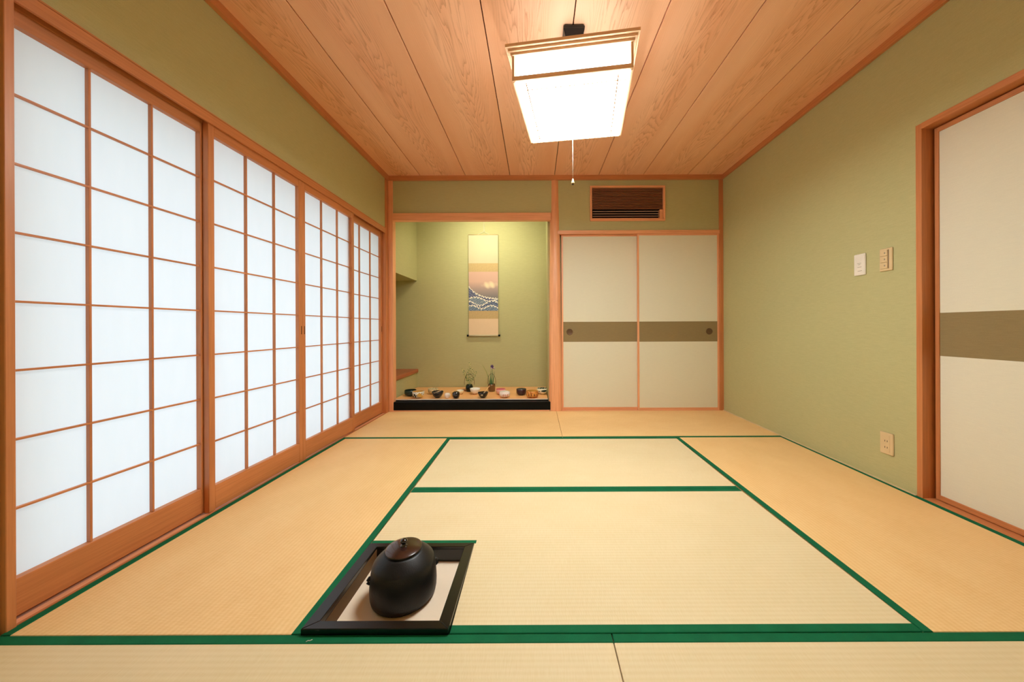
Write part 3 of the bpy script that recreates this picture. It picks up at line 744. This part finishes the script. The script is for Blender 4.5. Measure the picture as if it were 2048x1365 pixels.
def caddy(label, X, Y, w, h, m):
    t = empty('tea_caddy', (X, Y, ZA)); tag(t, label, 'tea caddy', 'tea caddies on the alcove board'); r = w/2
    lathe('body', [(0, 0), (r*.5, 0), (r*.72, h*.06), (r*.93, h*.28), (r, h*.52), (r, h*.58), (0, h*.58)], m, t, seg=36)
    lathe('lid', [(r*1.012, h*.585), (r*1.0, h*.66), (r*.92, h*.82), (r*.72, h*.93), (r*.4, h*.985), (0, h)], m, t, seg=36)
caddy('small white round tea caddy beside the navy black bowl', .599, .110, .060, .060, plain('white_lacquer', (238, 222, 208), .25))
caddy('glossy black round tea caddy beside the small white caddy', .698, .100, .079, .079, plain('gloss_black_lacquer', (14, 8, 16), .08, .7, .6))
t = empty('small_jar', (.640, .215, ZA)); tag(t, 'small ochre and green lidded jar behind the white caddy', 'jar')
lathe('body', [(0, 0), (.014, 0), (.020, .010), (.021, .024), (.015, .034), (0, .034)], ochre, t, seg=24); lathe('lid', [(.0155, .0345), (.012, .040), (.004, .043), (0, .044)], dkgreen, t, seg=20)
t = empty('small_dish', (.715, .56, ZA)); tag(t, 'flat brown dish lying near the back of the alcove board', 'dish')
lathe('plate', [(0, .001), (.03, 0), (.045, .006), (.052, .012), (.049, .012), (.028, .005), (0, .004)], plain('brown_dish_glaze', (176, 110, 70), .35), t, seg=32)
lathe('rim', [(.0492, .0118), (.052, .0118), (.052, .0136), (.0492, .0136)], plain('dark_dish_rim', (110, 62, 40), .4), t, seg=32)

# scoops
def scoop(name, label, cat, loc, pts, rad, mat):
    t = empty(name, loc); tag(t, label, cat)
    tube('handle', pts, rad, mat, t)
    return t
t = scoop('tea_scoop', 'pale wooden scoop lying across the navy black bowl', 'tea scoop', (.483, .100, ZA), [(-.012, -.016, .0655), (.020, 0, .0745), (.062, .022, .092)], [.0045, .004, .0035], bamboo)
lathe('scoop_tip', [(0, -.002), (.009, -.002), (.011, .002), (0, .002)], bamboo, t, (-.018, -.018, .064), seg=16)
t = scoop('bamboo_ladle', 'bamboo ladle leaning in the black tea bowl', 'ladle', (.990, .110, ZA), [(.000, -.024, .040), (.030, .0, .078), (.070, .035, .128)], [.004, .0038, .0034], bamboo)
lathe('ladle_cup', [(0, -.009), (.012, -.009), (.014, .009), (.0125, .009), (.011, -.006), (0, -.006)], plain('grey_bamboo_cup', (176, 158, 124), .5), t, (-.004, -.030, .038), seg=18)

# ------------------------------------------------------------------ vases and flowers
vine = plain('brown_vine', (92, 58, 32), .6); leafg = plain('green_leaf', (58, 112, 62), .5); leafp = plain('pale_leaf', (150, 160, 88), .55); bud = plain('cream_bud', (214, 208, 142), .6)
def arch(parent, half, z0, z1, n=14):
    pts = [(-half*math.cos(math.pi*i/n), .0, z0 + (z1-z0)*math.sin(math.pi*i/n)**.8) for i in range(n+1)]
    tube('handle', pts, .0022, vine, parent)
vx, vy = .766, .500
t = empty('flower_vase', (vx, vy, ZA)); tag(t, 'dark glass basket shaped vase holding leafy sprigs', 'vase', 'vases on the alcove board')
lathe('body', [(0, 0), (.034, 0), (.040, .010), (.046, .035), (.043, .062), (.036, .082), (.033, .086), (.030, .082), (.036, .062), (.039, .035), (.033, .008), (0, .006)], glass('dark_green_glass', (30, 48, 40)), t, seg=36)
arch(t, .062, .080, .215)
tag(t, None)
def blade(pts, w, mat, name, parent, loc=(0,0,0)):
    bm = bmesh.new(); P = [Vector(p) for p in pts]; rows = []
    for i, p in enumerate(P):
        s = i/(len(P)-1); ww = w*math.sin(math.pi*min(.98, .25+.75*s))**.7 if s > .02 else w*.6
        d = (P[min(i+1, len(P)-1)]-P[max(i-1, 0)]).normalized(); u = d.cross(Vector((0, 1, 0)));
        u = u.normalized() if u.length > 1e-3 else Vector((1, 0, 0))
        rows.append([bm.verts.new(p+u*ww), bm.verts.new(p+Vector((0, -.0012, 0))), bm.verts.new(p-u*ww), bm.verts.new(p+Vector((0, .0012, 0)))])
    for A1, B1 in zip(rows, rows[1:]):
        for j in range(4): bm.faces.new((A1[j], A1[(j+1) % 4], B1[(j+1) % 4], B1[j]))
    bm.faces.new(rows[0][::-1]); bm.faces.new(rows[-1])
    return link(name, fin(bm, name, mat, True), parent, loc, True)
fs = empty('leafy_sprigs', (vx, vy, ZA+.008)); tag(fs, 'spray of thin sprigs with pale buds standing in the dark vase', 'flowers')
rnd = random.Random(11)
for k in range(8):
    tx = -.085 + .024*k + rnd.uniform(-.008, .008); tz = .20 + rnd.uniform(.02, .12) - abs(tx)*.2; ty = rnd.uniform(-.03, .03)
    if k == 4: tz = .335
    P = [(rnd.uniform(-.012, .012), 0, .0), (tx*.25, ty*.3, .10), (tx*.6, ty*.7, tz*.62), (tx, ty, tz)]
    tube('stem', P, [.0013, .0012, .001, .0006], leafg if k % 2 else leafp, fs, seg=5)
    for j in range(9):
        s = .42 + .58*j/8; 
        i0 = 1 if s < .62 else 2; u = (s-.3)/.32 if i0 == 1 else (s-.62)/.38
        a = Vector(P[i0]).lerp(Vector(P[i0+1]), max(0, min(1, u))); sd = 1 if j % 2 else -1
        q = a + Vector((sd*rnd.uniform(.010, .020), rnd.uniform(-.012, .012), rnd.uniform(.004, .016)))
        blade([a, a.lerp(q, .5)+Vector((0, 0, .002)), q], .0042, leafp if (j+k) % 3 else leafg, 'leaf', fs)
    if k in (0, 2, 4, 5):
        for j in range(3):
            lathe('bud', [(0, -.006), (.0045, -.002), (.005, .003), (0, .008)], bud, fs, (tx+rnd.uniform(-.006, .006), ty, tz-.012*j), seg=10)
wx, wy = 1.037, .505
t = empty('flower_vase', (wx, wy, ZA)); tag(t, 'brown glass basket shaped vase holding the purple iris', 'vase', 'vases on the alcove board')
lathe('body', [(0, 0), (.034, 0), (.040, .006), (.044, .034), (.045, .070), (.041, .090), (.038, .090), (.040, .070), (.039, .034), (.034, .008), (0, .006)], glass('amber_brown_glass', (196, 150, 96), .1), t, seg=36)
arch(t, .050, .085, .215)
ir = empty('iris', (wx, wy, ZA+.008)); tag(ir, 'purple iris with long green blade leaves in the brown vase', 'flower')
tube('stem', [(0, 0, 0), (.004, 0, .12), (.008, 0, .27)], [.003, .0028, .0025], leafg, ir)
for P, w in (([(-.004, 0, .0), (-.014, 0, .12), (-.008, .004, .245)], .0075), ([(.008, 0, .0), (.018, 0, .12), (.034, 0, .235)], .0065), ([(0, .004, .0), (-.004, 0, .10), (.016, 0, .225)], .007), ([(-.008, 0, .0), (-.030, 0, .11), (-.046, 0, .20)], .005), ([(-.010, 0, .02), (-.032, 0, .13), (-.062, 0, .225), (-.098, -.004, .295), (-.118, -.004, .318)], .0036)):
    blade(P, w, leafg if w > .004 else leafp, 'leaf', ir)
purp = plain('iris_purple', (78, 56, 104), .5); lil = plain('iris_lilac', (190, 172, 186), .5)
for k in range(6):
    a = math.radians(60*k+10); up = k % 2
    m = purp if up else lil
    r1, z1, r2, z2 = (.012, .022, .010, .046) if up else (.020, .006, .032, -.014)
    c0 = Vector((.008, 0, .272))
    P = [c0, c0+Vector((r1*math.cos(a), r1*math.sin(a)*.7, z1)), c0+Vector((r2*math.cos(a), r2*math.sin(a)*.7, z2))]
    o = blade(P, .011, m, 'petal', ir)
